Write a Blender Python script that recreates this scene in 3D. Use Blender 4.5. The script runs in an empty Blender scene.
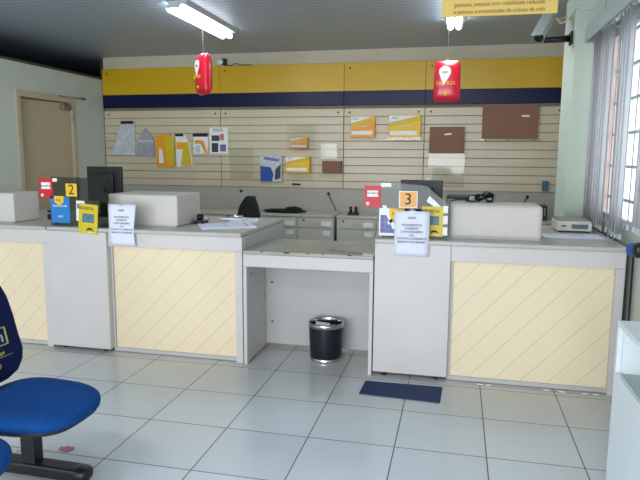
import bpy, bmesh, math, random
from mathutils import Vector, Matrix
random.seed(7)
C = bpy.context.scene.collection
PI = math.pi
K = 0.9            # authored on a half-metre tile grid; everything is baked to real size at the end

# ------------------------------------------------------------------ materials
def lin(h):
    h = h.lstrip('#'); out = []
    for i in (0, 2, 4):
        c = int(h[i:i+2], 16)/255
        out.append(c/12.92 if c <= .04045 else ((c+.055)/1.055)**2.4)
    return (*out, 1)
MATS = {}
def mat(name, col, rough=.5, metal=0, noise=0, nscale=6, emit=None, estr=0, bump=0, coat=0, spec=.5):
    m = bpy.data.materials.new(name); m.use_nodes = True
    nt = m.node_tree; b = nt.nodes['Principled BSDF']
    b.inputs['Base Color'].default_value = lin(col)
    b.inputs['Roughness'].default_value = rough; b.inputs['Metallic'].default_value = metal
    b.inputs['Specular IOR Level'].default_value = spec
    b.inputs['Coat Weight'].default_value = coat
    if emit: b.inputs['Emission Color'].default_value = lin(emit); b.inputs['Emission Strength'].default_value = estr
    tc = nt.nodes.new('ShaderNodeTexCoord')
    nz = nt.nodes.new('ShaderNodeTexNoise'); nz.inputs['Scale'].default_value = nscale; nz.inputs['Detail'].default_value = 4
    nt.links.new(tc.outputs['Object'], nz.inputs['Vector'])
    if noise:
        mx = nt.nodes.new('ShaderNodeMix'); mx.data_type = 'RGBA'; mx.blend_type = 'MULTIPLY'
        mr = nt.nodes.new('ShaderNodeMapRange'); mr.inputs[1].default_value = .3; mr.inputs[2].default_value = .7
        mr.inputs[3].default_value = 1-noise; mr.inputs[4].default_value = 1+noise*.3
        nt.links.new(nz.outputs['Fac'], mr.inputs[0])
        mx.inputs[0].default_value = 1; mx.inputs[6].default_value = lin(col)
        nt.links.new(mr.outputs[0], mx.inputs[7]); nt.links.new(mx.outputs[2], b.inputs['Base Color'])
    if bump:
        bp = nt.nodes.new('ShaderNodeBump'); bp.inputs['Strength'].default_value = bump; bp.inputs['Distance'].default_value = .003
        nt.links.new(nz.outputs['Fac'], bp.inputs['Height']); nt.links.new(bp.outputs[0], b.inputs['Normal'])
    MATS[name] = m; return m

def stripe(m, axis_expr, period, width, dark, bumpd=.0):
    """darken thin grooves along a combination of object axes; axis_expr=(ax,ay,az), period in real metres"""
    nt = m.node_tree; b = nt.nodes['Principled BSDF']
    tc = nt.nodes.new('ShaderNodeTexCoord')
    dp = nt.nodes.new('ShaderNodeVectorMath'); dp.operation = 'DOT_PRODUCT'; dp.inputs[1].default_value = axis_expr
    nt.links.new(tc.outputs['Object'], dp.inputs[0])
    dv = nt.nodes.new('ShaderNodeMath'); dv.operation = 'DIVIDE'; dv.inputs[1].default_value = period
    fr = nt.nodes.new('ShaderNodeMath'); fr.operation = 'FRACT'
    lt = nt.nodes.new('ShaderNodeMath'); lt.operation = 'LESS_THAN'; lt.inputs[1].default_value = width/period
    nt.links.new(dp.outputs['Value'], dv.inputs[0]); nt.links.new(dv.outputs[0], fr.inputs[0]); nt.links.new(fr.outputs[0], lt.inputs[0])
    mx = nt.nodes.new('ShaderNodeMix'); mx.data_type = 'RGBA'
    nt.links.new(lt.outputs[0], mx.inputs[0])
    src = b.inputs['Base Color'].links[0].from_socket if b.inputs['Base Color'].links else None
    if src: nt.links.new(src, mx.inputs[6])
    else: mx.inputs[6].default_value = b.inputs['Base Color'].default_value
    mx.inputs[7].default_value = lin(dark)
    nt.links.new(mx.outputs[2], b.inputs['Base Color'])
    return lt

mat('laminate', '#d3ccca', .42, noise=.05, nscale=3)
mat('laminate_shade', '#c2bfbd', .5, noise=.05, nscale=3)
mat('laminate_top', '#bdbab2', .32, noise=.10, nscale=4)
mat('desk_top', '#a9a99d', .3, noise=.18, nscale=5)
mat('box_white', '#d2cbc2', .5, noise=.04)
mat('cream_panel', '#f1dfbe', .5, noise=.05, nscale=2)
mat('cream_panel_left', '#f0dcbc', .5, noise=.05, nscale=2)
for n in ('cream_panel', 'cream_panel_left'): stripe(MATS[n], (1, 0, -.92 if n == 'cream_panel' else -1), .162, .0055, '#d2c0a2')
mat('wall_paint', '#ccd2c6', .7, noise=.04, nscale=2)
mat('column_paint', '#cdd8c8', .7, noise=.04, nscale=2)
mat('wall_cream', '#cfc5ae', .7, noise=.05)
mat('wall_grey', '#b5b1a5', .6, noise=.05)
mat('dark_void', '#3c4247', .9)  # dark wall colour stands in for the unlit space beyond the partition
mat('slat', '#d2c5aa', .34, noise=.05, nscale=3)
mat('slat_back', '#857862', .8)
mat('dark_trim', '#4a4438', .8)
mat('yellow_paint', '#d6ab12', .38, noise=.05, nscale=2)
mat('navy_paint', '#0d1640', .35, spec=.25)
mat('door_paint', '#beae92', .55, noise=.04)
mat('door_frame', '#c2b498', .55)
mat('black_plastic', '#15161a', .4)
mat('black_gloss', '#08090b', .15)
mat('bin_black', '#12141f', .35)
mat('charcoal', '#2c2f33', .5)
mat('chrome', '#c8c8c8', .18, metal=1)
mat('steel', '#9a9a98', .4, metal=.8)
mat('blue_fabric', '#0b4486', .85, noise=.12, nscale=40, bump=.3, spec=.2)
mat('navy_fabric', '#0a1848', .8, noise=.1, nscale=30, spec=.2)
mat('mat_blue', '#22355f', .8, noise=.25, nscale=60, bump=.4)
mat('red_vinyl', '#d91634', .3, coat=.3)
mat('paper_white', '#e2e2f2', .6)
mat('white', '#f0f0ee', .5)
mat('ink', '#2e3040', .7)
mat('ink_blue', '#2450a0', .6)
mat('ink_brown', '#8a5a3a', .7)
mat('text_yellow', '#f0c22a', .5)
mat('text_olive', '#a89c50', .6)
mat('text_grey', '#9fb0c0', .6)
mat('card_yellow', '#f1c022', .5)
mat('card_orange', '#f0b060', .5)
mat('card_red', '#cc1a2a', .45)
mat('card_blue', '#1d7cc8', .45)
mat('mag_yellow', '#d8bd18', .45)
mat('photo_blue', '#5f7f92', .5, noise=.5, nscale=60)
mat('photo_dark', '#3d4748', .5, noise=.5, nscale=60)
mat('photo_purple', '#7a80b8', .5, noise=.55, nscale=45)
mat('carton_yellow', '#f0c010', .45)
mat('carton_orange', '#f2a31c', .45)
mat('carton_brown', '#86604a', .7, noise=.06)
mat('carton_side', '#8b5a30', .7)
mat('grey_plastic', '#a5abb2', .45, noise=.15, nscale=12)
mat('silver_bag', '#ccd4d8', .3, noise=.2, nscale=20)
mat('sign_yellow', '#e8c66c', .6)
mat('cabinet_grey', '#bfbbae', .5, noise=.04)
mat('cabinet_door', '#c9c5b8', .5, noise=.04)
mat('blind', '#c4c2c4', .8, noise=.06)
mat('valance', '#a4b2b2', .5)
mat('terracotta', '#ecccc2', .6)
mat('frame_white', '#d8dcdc', .5)
mat('shelf_white', '#dfe6e8', .45)
mat('shelf_green_grey', '#a3b3ad', .3)  # shelf board in a darker greenish grey than the rest of the unit
mat('scale_cream', '#d9d4c0', .45)
mat('lcd', '#5b7480', .2)
mat('socket_blue', '#3d7484', .5)
mat('cam_grey', '#b4bab8', .4)
mat('wear', '#6e5a50', .8)
mat('pink', '#c97a88', .7)
mat('black_cloth', '#1b211e', .9, bump=.6, nscale=25)
mat('tube_light', '#ffffff', .4, emit='#eaf4ff', estr=14)
mat('lamp_body', '#b9c3c8', .4)
mat('cardboard_tape', '#c8a888', .4)
mat('tile_base', '#d4dade', .13, noise=.05, nscale=1.4)

# floor tiles
def floor_material():
    m = MATS['tile_base']; nt = m.node_tree; b = nt.nodes['Principled BSDF']
    tc = nt.nodes.new('ShaderNodeTexCoord'); sp = nt.nodes.new('ShaderNodeSeparateXYZ')
    nt.links.new(tc.outputs['Object'], sp.inputs[0])
    T = .5*K; masks = []; cells = []
    for ax in (0, 1):
        a = nt.nodes.new('ShaderNodeMath'); a.operation = 'DIVIDE'; a.inputs[1].default_value = T
        nt.links.new(sp.outputs[ax], a.inputs[0])
        rd = nt.nodes.new('ShaderNodeMath'); rd.operation = 'ROUND'; nt.links.new(a.outputs[0], rd.inputs[0])
        fl = nt.nodes.new('ShaderNodeMath'); fl.operation = 'FLOOR'; nt.links.new(a.outputs[0], fl.inputs[0]); cells.append(fl)
        s = nt.nodes.new('ShaderNodeMath'); s.operation = 'SUBTRACT'
        nt.links.new(a.outputs[0], s.inputs[0]); nt.links.new(rd.outputs[0], s.inputs[1])
        ab = nt.nodes.new('ShaderNodeMath'); ab.operation = 'ABSOLUTE'; nt.links.new(s.outputs[0], ab.inputs[0])
        lt = nt.nodes.new('ShaderNodeMath'); lt.operation = 'LESS_THAN'; lt.inputs[1].default_value = .0062
        nt.links.new(ab.outputs[0], lt.inputs[0]); masks.append(lt)
    mxm = nt.nodes.new('ShaderNodeMath'); mxm.operation = 'MAXIMUM'
    nt.links.new(masks[0].outputs[0], mxm.inputs[0]); nt.links.new(masks[1].outputs[0], mxm.inputs[1])
    cb = nt.nodes.new('ShaderNodeCombineXYZ')
    nt.links.new(cells[0].outputs[0], cb.inputs[0]); nt.links.new(cells[1].outputs[0], cb.inputs[1])
    wn = nt.nodes.new('ShaderNodeTexWhiteNoise'); nt.links.new(cb.outputs[0], wn.inputs['Vector'])
    mr = nt.nodes.new('ShaderNodeMapRange'); mr.inputs[3].default_value = .95; mr.inputs[4].default_value = 1.03
    nt.links.new(wn.outputs['Value'], mr.inputs[0])
    src = b.inputs['Base Color'].links[0].from_socket
    mu = nt.nodes.new('ShaderNodeMix'); mu.data_type = 'RGBA'; mu.blend_type = 'MULTIPLY'; mu.inputs[0].default_value = 1
    nt.links.new(src, mu.inputs[6]); nt.links.new(mr.outputs[0], mu.inputs[7])
    # worn beige traffic band in front of the counters
    nz = nt.nodes.new('ShaderNodeTexNoise'); nz.inputs['Scale'].default_value = 2.2; nz.inputs['Detail'].default_value = 5
    nt.links.new(tc.outputs['Object'], nz.inputs['Vector'])
    band = nt.nodes.new('ShaderNodeMapRange'); band.interpolation_type = 'SMOOTHSTEP'
    band.inputs[1].default_value = -1.2; band.inputs[2].default_value = -.55; band.inputs[3].default_value = 0; band.inputs[4].default_value = 1
    nt.links.new(sp.outputs[1], band.inputs[0])
    mm = nt.nodes.new('ShaderNodeMath'); mm.operation = 'MULTIPLY'
    nt.links.new(band.outputs[0], mm.inputs[0]); nt.links.new(nz.outputs['Fac'], mm.inputs[1])
    mm2 = nt.nodes.new('ShaderNodeMath'); mm2.operation = 'MULTIPLY'; mm2.inputs[1].default_value = .8; mm2.use_clamp = True
    nt.links.new(mm.outputs[0], mm2.inputs[0])
    be = nt.nodes.new('ShaderNodeMix'); be.data_type = 'RGBA'; nt.links.new(mm2.outputs[0], be.inputs[0])
    nt.links.new(mu.outputs[2], be.inputs[6]); be.inputs[7].default_value = lin('#bfb4a4')
    g = nt.nodes.new('ShaderNodeMix'); g.data_type = 'RGBA'
    nt.links.new(mxm.outputs[0], g.inputs[0]); nt.links.new(be.outputs[2], g.inputs[6]); g.inputs[7].default_value = lin('#5a5654')
    nt.links.new(g.outputs[2], b.inputs['Base Color'])
    r = nt.nodes.new('ShaderNodeMapRange'); r.inputs[3].default_value = .16; r.inputs[4].default_value = .7
    nt.links.new(mxm.outputs[0], r.inputs[0]); nt.links.new(r.outputs[0], b.inputs['Roughness'])
floor_material()

# ceiling: ribbed PVC boards running along X
def ceiling_material():
    m = mat('pvc_ceiling', '#8b9498', .38)
    nt = m.node_tree; b = nt.nodes['Principled BSDF']
    tc = nt.nodes.new('ShaderNodeTexCoord'); sp = nt.nodes.new('ShaderNodeSeparateXYZ')
    nt.links.new(tc.outputs['Object'], sp.inputs[0])
    d = nt.nodes.new('ShaderNodeMath'); d.operation = 'DIVIDE'; d.inputs[1].default_value = .1
    nt.links.new(sp.outputs[1], d.inputs[0])
    f = nt.nodes.new('ShaderNodeMath'); f.operation = 'FRACT'; nt.links.new(d.outputs[0], f.inputs[0])
    r = nt.nodes.new('ShaderNodeValToRGB'); e = r.color_ramp.elements
    e[0].position = 0; e[0].color = lin('#748590'); e[1].position = 1; e[1].color = lin('#a3b1bc')
    for p_, c in ((.08, '#748590'), (.12, '#a8b6c1'), (.55, '#a8b6c1'), (.6, '#9caab5'), (.95, '#9caab5')):
        x = e.new(p_); x.color = lin(c)
    nt.links.new(f.outputs[0], r.inputs[0]); nt.links.new(r.outputs[0], b.inputs['Base Color'])
ceiling_material()

def clear_mat(name, tint, refl=.12, rough=.03, blend=.4):
    m = bpy.data.materials.new(name); m.use_nodes = True; nt = m.node_tree; nt.nodes.clear()
    o = nt.nodes.new('ShaderNodeOutputMaterial'); t = nt.nodes.new('ShaderNodeBsdfTransparent'); g = nt.nodes.new('ShaderNodeBsdfGlossy')
    t.inputs[0].default_value = lin(tint); g.inputs['Roughness'].default_value = rough
    mx = nt.nodes.new('ShaderNodeMixShader'); lw = nt.nodes.new('ShaderNodeLayerWeight'); lw.inputs[0].default_value = .5
    ad = nt.nodes.new('ShaderNodeMath'); ad.operation = 'ADD'; ad.inputs[1].default_value = refl; ad.use_clamp = True
    pw = nt.nodes.new('ShaderNodeMath'); pw.operation = 'POWER'; pw.inputs[1].default_value = 4
    mk = nt.nodes.new('ShaderNodeMath'); mk.operation = 'MULTIPLY'; mk.inputs[1].default_value = blend
    nt.links.new(lw.outputs['Facing'], pw.inputs[0]); nt.links.new(pw.outputs[0], mk.inputs[0])
    nt.links.new(mk.outputs[0], ad.inputs[0]); nt.links.new(ad.outputs[0], mx.inputs[0])
    nt.links.new(t.outputs[0], mx.inputs[1]); nt.links.new(g.outputs[0], mx.inputs[2]); nt.links.new(mx.outputs[0], o.inputs[0])
    MATS[name] = m
clear_mat('acrylic', '#c4cbc6', .025)
clear_mat('acrylic_clear', '#f8f8f6', .035, .08)
clear_mat('window_glass', '#f2f6f6', .01, .03, .15)

# ------------------------------------------------------------------ mesh builder
class MB:
    def __init__(s): s.bm = bmesh.new(); s.mats = []; s.X = Matrix.Identity(4)
    def mi(s, m):
        if m not in s.mats: s.mats.append(m)
        return s.mats.index(m)
    def merge(s, b2, m, smooth=False):
        i = s.mi(m); b2.transform(s.X)
        for f in b2.faces: f.material_index = i; f.smooth = smooth
        me = bpy.data.meshes.new('t'); b2.to_mesh(me); s.bm.from_mesh(me); bpy.data.meshes.remove(me); b2.free()
    def box(s, x0, x1, y0, y1, z0, z1, m, bev=0, seg=2, rot=None):
        b = bmesh.new(); bmesh.ops.create_cube(b, size=1)
        b.transform(Matrix.Diagonal((abs(x1-x0), abs(y1-y0), abs(z1-z0), 1)))
        if bev: bmesh.ops.bevel(b, geom=b.edges[:], offset=bev, segments=seg, affect='EDGES', profile=.5)
        if rot is not None: b.transform(rot.to_4x4())
        b.transform(Matrix.Translation(((x0+x1)/2, (y0+y1)/2, (z0+z1)/2)))
        s.merge(b, m, smooth=False)
    def prism(s, pts, y0, y1, m, axis='y', bev=0):
        b = bmesh.new()
        def mk(u, v, w): return (u, w, v) if axis == 'y' else ((w, u, v) if axis == 'x' else (u, v, w))
        A = [b.verts.new(mk(u, v, y0)) for u, v in pts]; B = [b.verts.new(mk(u, v, y1)) for u, v in pts]
        n = len(pts); b.faces.new(A); b.faces.new(B[::-1])
        for i in range(n): b.faces.new((A[i], A[(i+1) % n], B[(i+1) % n], B[i]))
        bmesh.ops.recalc_face_normals(b, faces=b.faces[:])
        if bev: bmesh.ops.bevel(b, geom=b.edges[:], offset=bev, segments=2, affect='EDGES', profile=.5)
        s.merge(b, m)
    def loft(s, rings, m, cap=True, smooth=True, closed=False):
        b = bmesh.new(); R = [[b.verts.new(p) for p in r] for r in rings]; n = len(rings[0])
        for a, c in zip(R[:-1], R[1:]):
            for i in range(n): b.faces.new((a[i], a[(i+1) % n], c[(i+1) % n], c[i]))
        if closed:
            a, c = R[-1], R[0]
            for i in range(n): b.faces.new((a[i], a[(i+1) % n], c[(i+1) % n], c[i]))
        elif cap: b.faces.new(R[0]); b.faces.new(R[-1])
        bmesh.ops.recalc_face_normals(b, faces=b.faces[:]); s.merge(b, m, smooth)
    def cyl(s, p0, p1, r0, m, r1=None, n=20, smooth=True):
        r1 = r0 if r1 is None else r1; p0 = Vector(p0); p1 = Vector(p1); d = (p1-p0).normalized()
        u = d.orthogonal().normalized(); v = d.cross(u)
        ring = lambda p, r: [p+u*math.cos(2*PI*k/n)*r+v*math.sin(2*PI*k/n)*r for k in range(n)]
        s.loft([ring(p0, r0), ring(p1, r1)], m, True, smooth)
    def lathe(s, prof, c, m, n=40, smooth=True, cap=False):
        s.loft([[(c[0]+r*math.cos(2*PI*k/n), c[1]+r*math.sin(2*PI*k/n), c[2]+z) for k in range(n)] for r, z in prof], m, cap, smooth)
    def tube(s, pts, r, m, n=8):
        P = [Vector(p) for p in pts]; rings = []; up = None
        for i, p in enumerate(P):
            d = (P[min(i+1, len(P)-1)]-P[max(i-1, 0)]).normalized()
            u = d.orthogonal().normalized() if up is None else (up-d*up.dot(d)).normalized()
            up = u; v = d.cross(u); rings.append([p+u*math.cos(2*PI*k/n)*r+v*math.sin(2*PI*k/n)*r for k in range(n)])
        s.loft(rings, m)
    def blob(s, c, rad, m, e=1, nu=20, nv=12, jitter=0):
        rings = []
        for j in range(nv+1):
            t = -PI/2+PI*j/nv; ct = max(abs(math.cos(t)), 1e-3)**e; st = math.copysign(abs(math.sin(t))**e, math.sin(t))
            ring = []
            for k in range(nu):
                a = 2*PI*k/nu; f = 1+random.uniform(-jitter, jitter)
                ca = math.copysign(abs(math.cos(a))**e, math.cos(a)); sa = math.copysign(abs(math.sin(a))**e, math.sin(a))
                ring.append((c[0]+rad[0]*ct*ca*f, c[1]+rad[1]*ct*sa*f, c[2]+rad[2]*st*f))
            rings.append(ring)
        s.loft(rings, m)
    def text(s, body, size, loc, m, face='-y', align='CENTER', depth=.0008, sx=1):
        cu = bpy.data.curves.new('txt', 'FONT'); cu.body = body; cu.size = size; cu.align_x = align; cu.align_y = 'CENTER'
        cu.extrude = depth; cu.resolution_u = 3
        o = bpy.data.objects.new('txt', cu); C.objects.link(o)
        bpy.context.view_layer.update()
        me = bpy.data.meshes.new_from_object(o.evaluated_get(bpy.context.evaluated_depsgraph_get()))
        b = bmesh.new(); b.from_mesh(me); bpy.data.meshes.remove(me)
        bpy.data.objects.remove(o); bpy.data.curves.remove(cu)
        b.transform(Matrix.Diagonal((sx, 1, 1, 1)))
        R = Matrix.Rotation(PI/2, 4, 'X')
        if face == '+x': R = Matrix.Rotation(PI/2, 4, 'Z') @ R
        if face == '-x': R = Matrix.Rotation(-PI/2, 4, 'Z') @ R
        b.transform(Matrix.Translation(loc) @ (face if isinstance(face, Matrix) else R))
        s.merge(b, m)
    def build(s, name, parent=None, origin=None):
        if parent is not None: o0 = WORLD[parent.name]
        else:
            if origin is None:
                vs = [v.co for v in s.bm.verts]
                origin = (sum(v.x for v in vs)/len(vs), sum(v.y for v in vs)/len(vs), min(v.z for v in vs))
            o0 = Vector(origin)
        s.bm.transform(Matrix.Translation(-o0))
        me = bpy.data.meshes.new(name); s.bm.to_mesh(me); s.bm.free()
        for m in s.mats: me.materials.append(MATS[m])
        o = bpy.data.objects.new(name, me); C.objects.link(o)
        if parent is None: o.location = o0
        else: o.parent = parent
        WORLD[o.name] = o0.copy()
        return o
WORLD = {}
def tag(o, label=None, cat=None, group=None, kind=None):
    for k_, v in (('label', label), ('category', cat), ('group', group), ('kind', kind)):
        if v: o[k_] = v
    return o
def thing(name, label, cat, loc, group=None):
    o = bpy.data.objects.new(name, None); C.objects.link(o); o.location = loc; o.empty_display_size = .1
    WORLD[o.name] = Vector(loc); return tag(o, label, cat, group)
def bx(name, parent, *a, **k):
    m = MB(); m.box(*a, **k); return m.build(name, parent)
def struct(name, mb, origin=(0, 0, 0)): return tag(mb.build(name, None, origin), kind='structure')

# ------------------------------------------------------------------ the room
LX, RX, BY, FY, H = -2.965, 3.45, 3.6, -8.0, 3.05
m = MB(); m.box(-5.6, 3.9, FY-.1, 6.2, -.06, 0, 'tile_base'); struct('floor', m)
m = MB(); m.box(-5.6, 3.9, FY-.1, 6.2, H, H+.06, 'pvc_ceiling'); struct('ceiling', m)
m = MB(); m.box(LX, RX+.3, BY, BY+.1, 0, 1.16, 'wall_grey'); m.box(LX, RX+.3, BY+.03, BY+.1, 1.16, H, 'wall_cream')
struct('wall_back', m)
# left partition stops short of the ceiling; door opening Y 1.84..2.90, z 0..2.33
DY0, DY1, DZ = 1.75, 2.85, 2.36
m = MB()
m.box(LX-.1, LX, FY, DY0, 0, 2.72, 'wall_paint'); m.box(LX-.1, LX, DY1, BY, 0, 2.72, 'wall_paint'); m.box(LX-.1, LX, DY0, DY1, DZ, 2.72, 'wall_paint')
struct('wall_left', m)
m = MB(); m.box(LX-.12, LX+.012, FY, BY, 2.72, 2.75, 'dark_trim'); struct('trim_1', m)
m = MB(); m.box(-5.6, -5.5, FY, 6.2, 0, H, 'dark_void'); m.box(-5.6, LX, 6.1, 6.2, 0, H, 'dark_void'); m.box(LX-.1, LX-.001, BY+.1, 6.2, 0, H, 'dark_void')
struct('wall_beyond', m)
# right wall with window opening
WY0, WY1, WZ0, WZ1 = -2.4, .98, 1.12, 2.62
m = MB()
m.box(RX, RX+.1, FY, WY0, 0, H, 'wall_paint'); m.box(RX, RX+.1, WY1, 1.55, 0, H, 'wall_paint'); m.box(RX+.17, RX+.3, 1.55, BY, 0, H, 'wall_paint')
m.box(RX, RX+.1, WY0, WY1, 0, WZ0, 'wall_paint'); m.box(RX, RX+.1, WY0, WY1, WZ1, H, 'wall_paint')
struct('wall_right', m)
m = MB(); m.box(RX+.101, RX+.3, 1.35, 1.549, 0, H, 'terracotta'); struct('trim_2', m)
m = MB(); m.box(3.225, RX, 1.0, 1.55, 0, H, 'column_paint', bev=.006); struct('wall_column', m)
m = MB()
m.box(-5.6, -2.2, FY-.1, FY, 0, H, 'wall_paint'); m.box(3.1, 3.6, FY-.1, FY, 0, H, 'wall_paint'); m.box(-2.2, 3.1, FY-.1, FY, 2.75, H, 'wall_paint')
struct('wall_front', m)
# window
w = tag(thing('window_1', None, None, (RX+.08, (WY0+WY1)/2, WZ0)), kind='structure')
m = MB()
for y in (WY0, -1.6, -.75, .38, WY1-.05): m.box(RX+.03, RX+.06, y, y+.04, WZ0, WZ1, 'frame_white')
for z in (WZ0, WZ1-.05): m.box(RX+.03, RX+.06, WY0, WY1, z, z+.05, 'frame_white')
m.box(RX+.03, RX+.06, .70, .84, WZ0, WZ1, 'terracotta')
m.build('window_frame', w)
m = MB(); z = WZ0+.17
while z < WZ1-.05: m.box(RX+.065, RX+.085, WY0, WY1, z, z+.022, 'frame_white'); z += .25
m.build('window_bars', w)
m = MB(); m.box(RX+.042, RX+.046, WY0+.05, WY1-.05, WZ0+.05, WZ1-.05, 'window_glass'); m.build('pane', w)
# door
d = tag(thing('door_1', None, None, (LX, 2.4, 0)), kind='structure')
m = MB()
m.box(LX-.11, LX+.02, DY0-.03, DY0+.04, 0, DZ, 'door_frame'); m.box(LX-.11, LX+.02, DY1-.04, DY1+.03, 0, DZ, 'door_frame')
m.box(LX-.112, LX+.023, DY0-.032, DY1+.032, DZ-.045, DZ+.03, 'door_frame'); m.build('door_frame', d)
m = MB(); a = math.radians(-4)
piv = Vector((LX-.02, DY1-.045, 0))
m.X = Matrix.Translation(piv) @ Matrix.Rotation(a, 4, 'Z')
m.box(-.04, 0, -.885, 0, .01, DZ-.055, 'door_paint', bev=.004); m.build('door_leaf', d)
m = MB(); m.X = Matrix.Translation(piv) @ Matrix.Rotation(a, 4, 'Z')
m.box(0.003, .06, -.20, -.04, DZ-.15, DZ-.085, 'steel', bev=.006)
m.cyl((.035, -.1, DZ-.085), (.035, -.1, DZ+.035), .014, 'chrome')
m.X = Matrix.Identity(4)
m.tube([(LX+.035, 2.43, DZ+.035), (LX+.04, 2.58, DZ+.02), (LX+.035, 2.78, DZ+.025), (LX+.03, 3.06, DZ+.035)], .012, 'chrome', 8)
m.box(LX+.012, LX+.04, 3.03, 3.09, DZ+.015, DZ+.055, 'chrome', bev=.004)
m.build('door_closer', d)
m = MB(); m.X = Matrix.Translation(piv) @ Matrix.Rotation(a, 4, 'Z')
m.cyl((.0, -.83, 1.08), (.06, -.83, 1.08), .012, 'steel'); m.cyl((.055, -.83, 1.08), (.055, -.71, 1.08), .01, 'steel'); m.build('door_handle', d)
m = MB()
for z in (.3, 1.2, 2.05): m.cyl((LX+.024, DY1-.045, z), (LX+.024, DY1-.045, z+.1), .009, 'steel')
m.build('hinge', d)

# ------------------------------------------------------------------ slat wall, fascia
panels = [(-2.955, -1.08), (-1.08, .73), (.73, 1.83), (1.83, 3.60)]
names = ['wide cream slatwall panel at the far left, hung with bags and envelopes',
         'wide cream slatwall panel with the blue packet and small cartons on it',
         'narrow cream slatwall panel with the two yellow and orange cartons',
         'cream slatwall panel at the right with the two brown cardboard boxes']
fn = ['far left section of the yellow and navy fascia band, next to the partition wall', 'wide section of the yellow and navy fascia behind the left hanging red sign',
      'short middle section of the yellow and navy fascia, above the yellow cartons', 'right section of the yellow and navy fascia, ending at the column']
for i, (a_, b_) in enumerate(panels):
    t = thing('slatwall_panel', names[i], 'wall panel', ((a_+b_)/2, BY, 1.16), 'slatwall panels on the back wall')
    m = MB(); m.box(a_+.003, b_-.003, BY, BY+.028, 1.16, 2.30, 'slat_back')
    z = 1.162; n = 0
    edges = [1.162, 1.265] + [1.265+.111*k for k in range(1, 10)]
    for z0, z1 in zip(edges[:-1], edges[1:]):
        m.box(a_+.004, b_-.004, BY-.018, BY, z0+.0035, min(z1, 2.296)-.0035, 'slat', bev=.003, seg=1)
    m.build('slat_board', t)
    for x in (a_+.08, b_-.08):
        m = MB(); m.cyl((x, BY-.022, 2.21), (x, BY-.016, 2.21), .014, 'wear', n=10); m.build('screw_cap', t)
    t = thing('fascia_band', fn[i], 'fascia', ((a_+b_)/2, BY, 2.3), 'yellow and navy fascia sections')
    m = MB(); m.box(a_+.002, b_-.002, BY-.03, BY+.028, 2.495, 2.87, 'yellow_paint', bev=.002, seg=1)
    m.cyl((a_+.08, BY-.034, 2.80), (a_+.08, BY-.03, 2.80), .014, 'wear', n=10); m.build('yellow_band', t)
    m = MB(); m.box(a_+.002, b_-.002, BY-.03, BY+.028, 2.305, 2.493, 'navy_paint', bev=.002, seg=1); m.build('navy_band', t)

# ------------------------------------------------------------------ items on the slatwall (Y just in front of 3.58)
SY = BY-.0185
def hook_bag(label, poly, mt, strip, name='padded_bag', extra=None, th=.035):
    x = sum(p[0] for p in poly)/len(poly); z = min(p[1] for p in poly)
    t = thing(name, label, 'bag' if 'bag' in name else 'envelope', (x, SY, z))
    m = MB(); m.prism(poly, SY-th, SY, mt, bev=.006)
    if extra: extra(m)
    m.build('body', t)
    if strip:
        m = MB(); m.box(*strip[:2], SY-th-.004, SY-th+.006, *strip[2:], 'black_plastic'); m.build('header_strip', t)
    return t
hook_bag('large silver grey plastic mailing bag with a black top strip, leftmost on the slatwall',
         [(-2.84, 1.61), (-2.44, 1.60), (-2.44, 2.10), (-2.66, 2.11), (-2.74, 1.85)], 'silver_bag', (-2.66, -2.45, 2.07, 2.11), 'mailing_bag')
hook_bag('smaller grey bag with a pointed top hanging beside the large silver one',
         [(-2.40, 1.60), (-2.13, 1.575), (-2.14, 1.86), (-2.27, 2.01), (-2.39, 1.85)], 'grey_plastic', None, 'mailing_bag',
         lambda m: m.box(-2.39, -2.14, SY-.04, SY-.03, 1.80, 1.83, 'silver_bag'))
def orange_art(x0, x1, z0, z1, y):
    def f(m):
        m.prism([(x0+.04, z0+.06), (x0+.12, z0+.06), (x0+.1, z0+.25), (x0+.05, z0+.28)], y-.006, y, 'white')
        m.prism([(x1-.10, z0+.05), (x1, z0+.05), (x1, z1-.03), (x1-.16, z1)], y-.004, y, 'mag_yellow')
    return f
hook_bag('large orange and yellow padded envelope hanging without a black strip',
         [(-2.09, 1.435), (-1.80, 1.44), (-1.86, 1.92), (-2.10, 1.90)], 'carton_orange', None, 'padded_envelope', orange_art(-2.09, -1.80, 1.435, 1.9, SY-.035))
hook_bag('white and orange padded envelope with black strip beside the large orange one',
         [(-1.77, 1.44), (-1.52, 1.455), (-1.56, 1.78), (-1.64, 1.92), (-1.78, 1.91)], 'white', (-1.78, -1.65, 1.885, 1.92), 'padded_envelope',
         lambda m: (m.prism([(-1.70, 1.46), (-1.53, 1.46), (-1.57, 1.80), (-1.76, 1.80), (-1.76, 1.70), (-1.66, 1.70)], SY-.04, SY-.034, 'mag_yellow'),
                    m.prism([(-1.76, 1.70), (-1.62, 1.70), (-1.60, 1.80), (-1.76, 1.80)], SY-.043, SY-.039, 'carton_orange')))
hook_bag('small white envelope with orange print under a wide black strip',
         [(-1.49, 1.63), (-1.27, 1.632), (-1.268, 1.92), (-1.495, 1.92)], 'white', (-1.50, -1.265, 1.88, 1.925), 'padded_envelope',
         lambda m: (m.prism([(-1.47, 1.83), (-1.34, 1.83), (-1.27, 1.64), (-1.31, 1.64), (-1.38, 1.78), (-1.47, 1.78)], SY-.04, SY-.034, 'carton_orange'),
                    m.box(-1.46, -1.39, SY-.04, SY-.034, 1.65, 1.76, 'silver_bag')))
t = thing('wall_notice', 'white printed notice with dark picture blocks, right of the envelopes', 'notice', (-1.11, SY, 1.635))
m = MB(); m.box(-1.25, -.972, SY-.006, SY, 1.635, 2.012, 'white'); m.build('sheet', t)
m = MB()
m.text('SEDEX', .055, (-1.12, SY-.008, 1.975), 'ink'); m.box(-1.22, -1.10, SY-.009, SY-.006, 1.82, 1.90, 'photo_dark')
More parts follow.
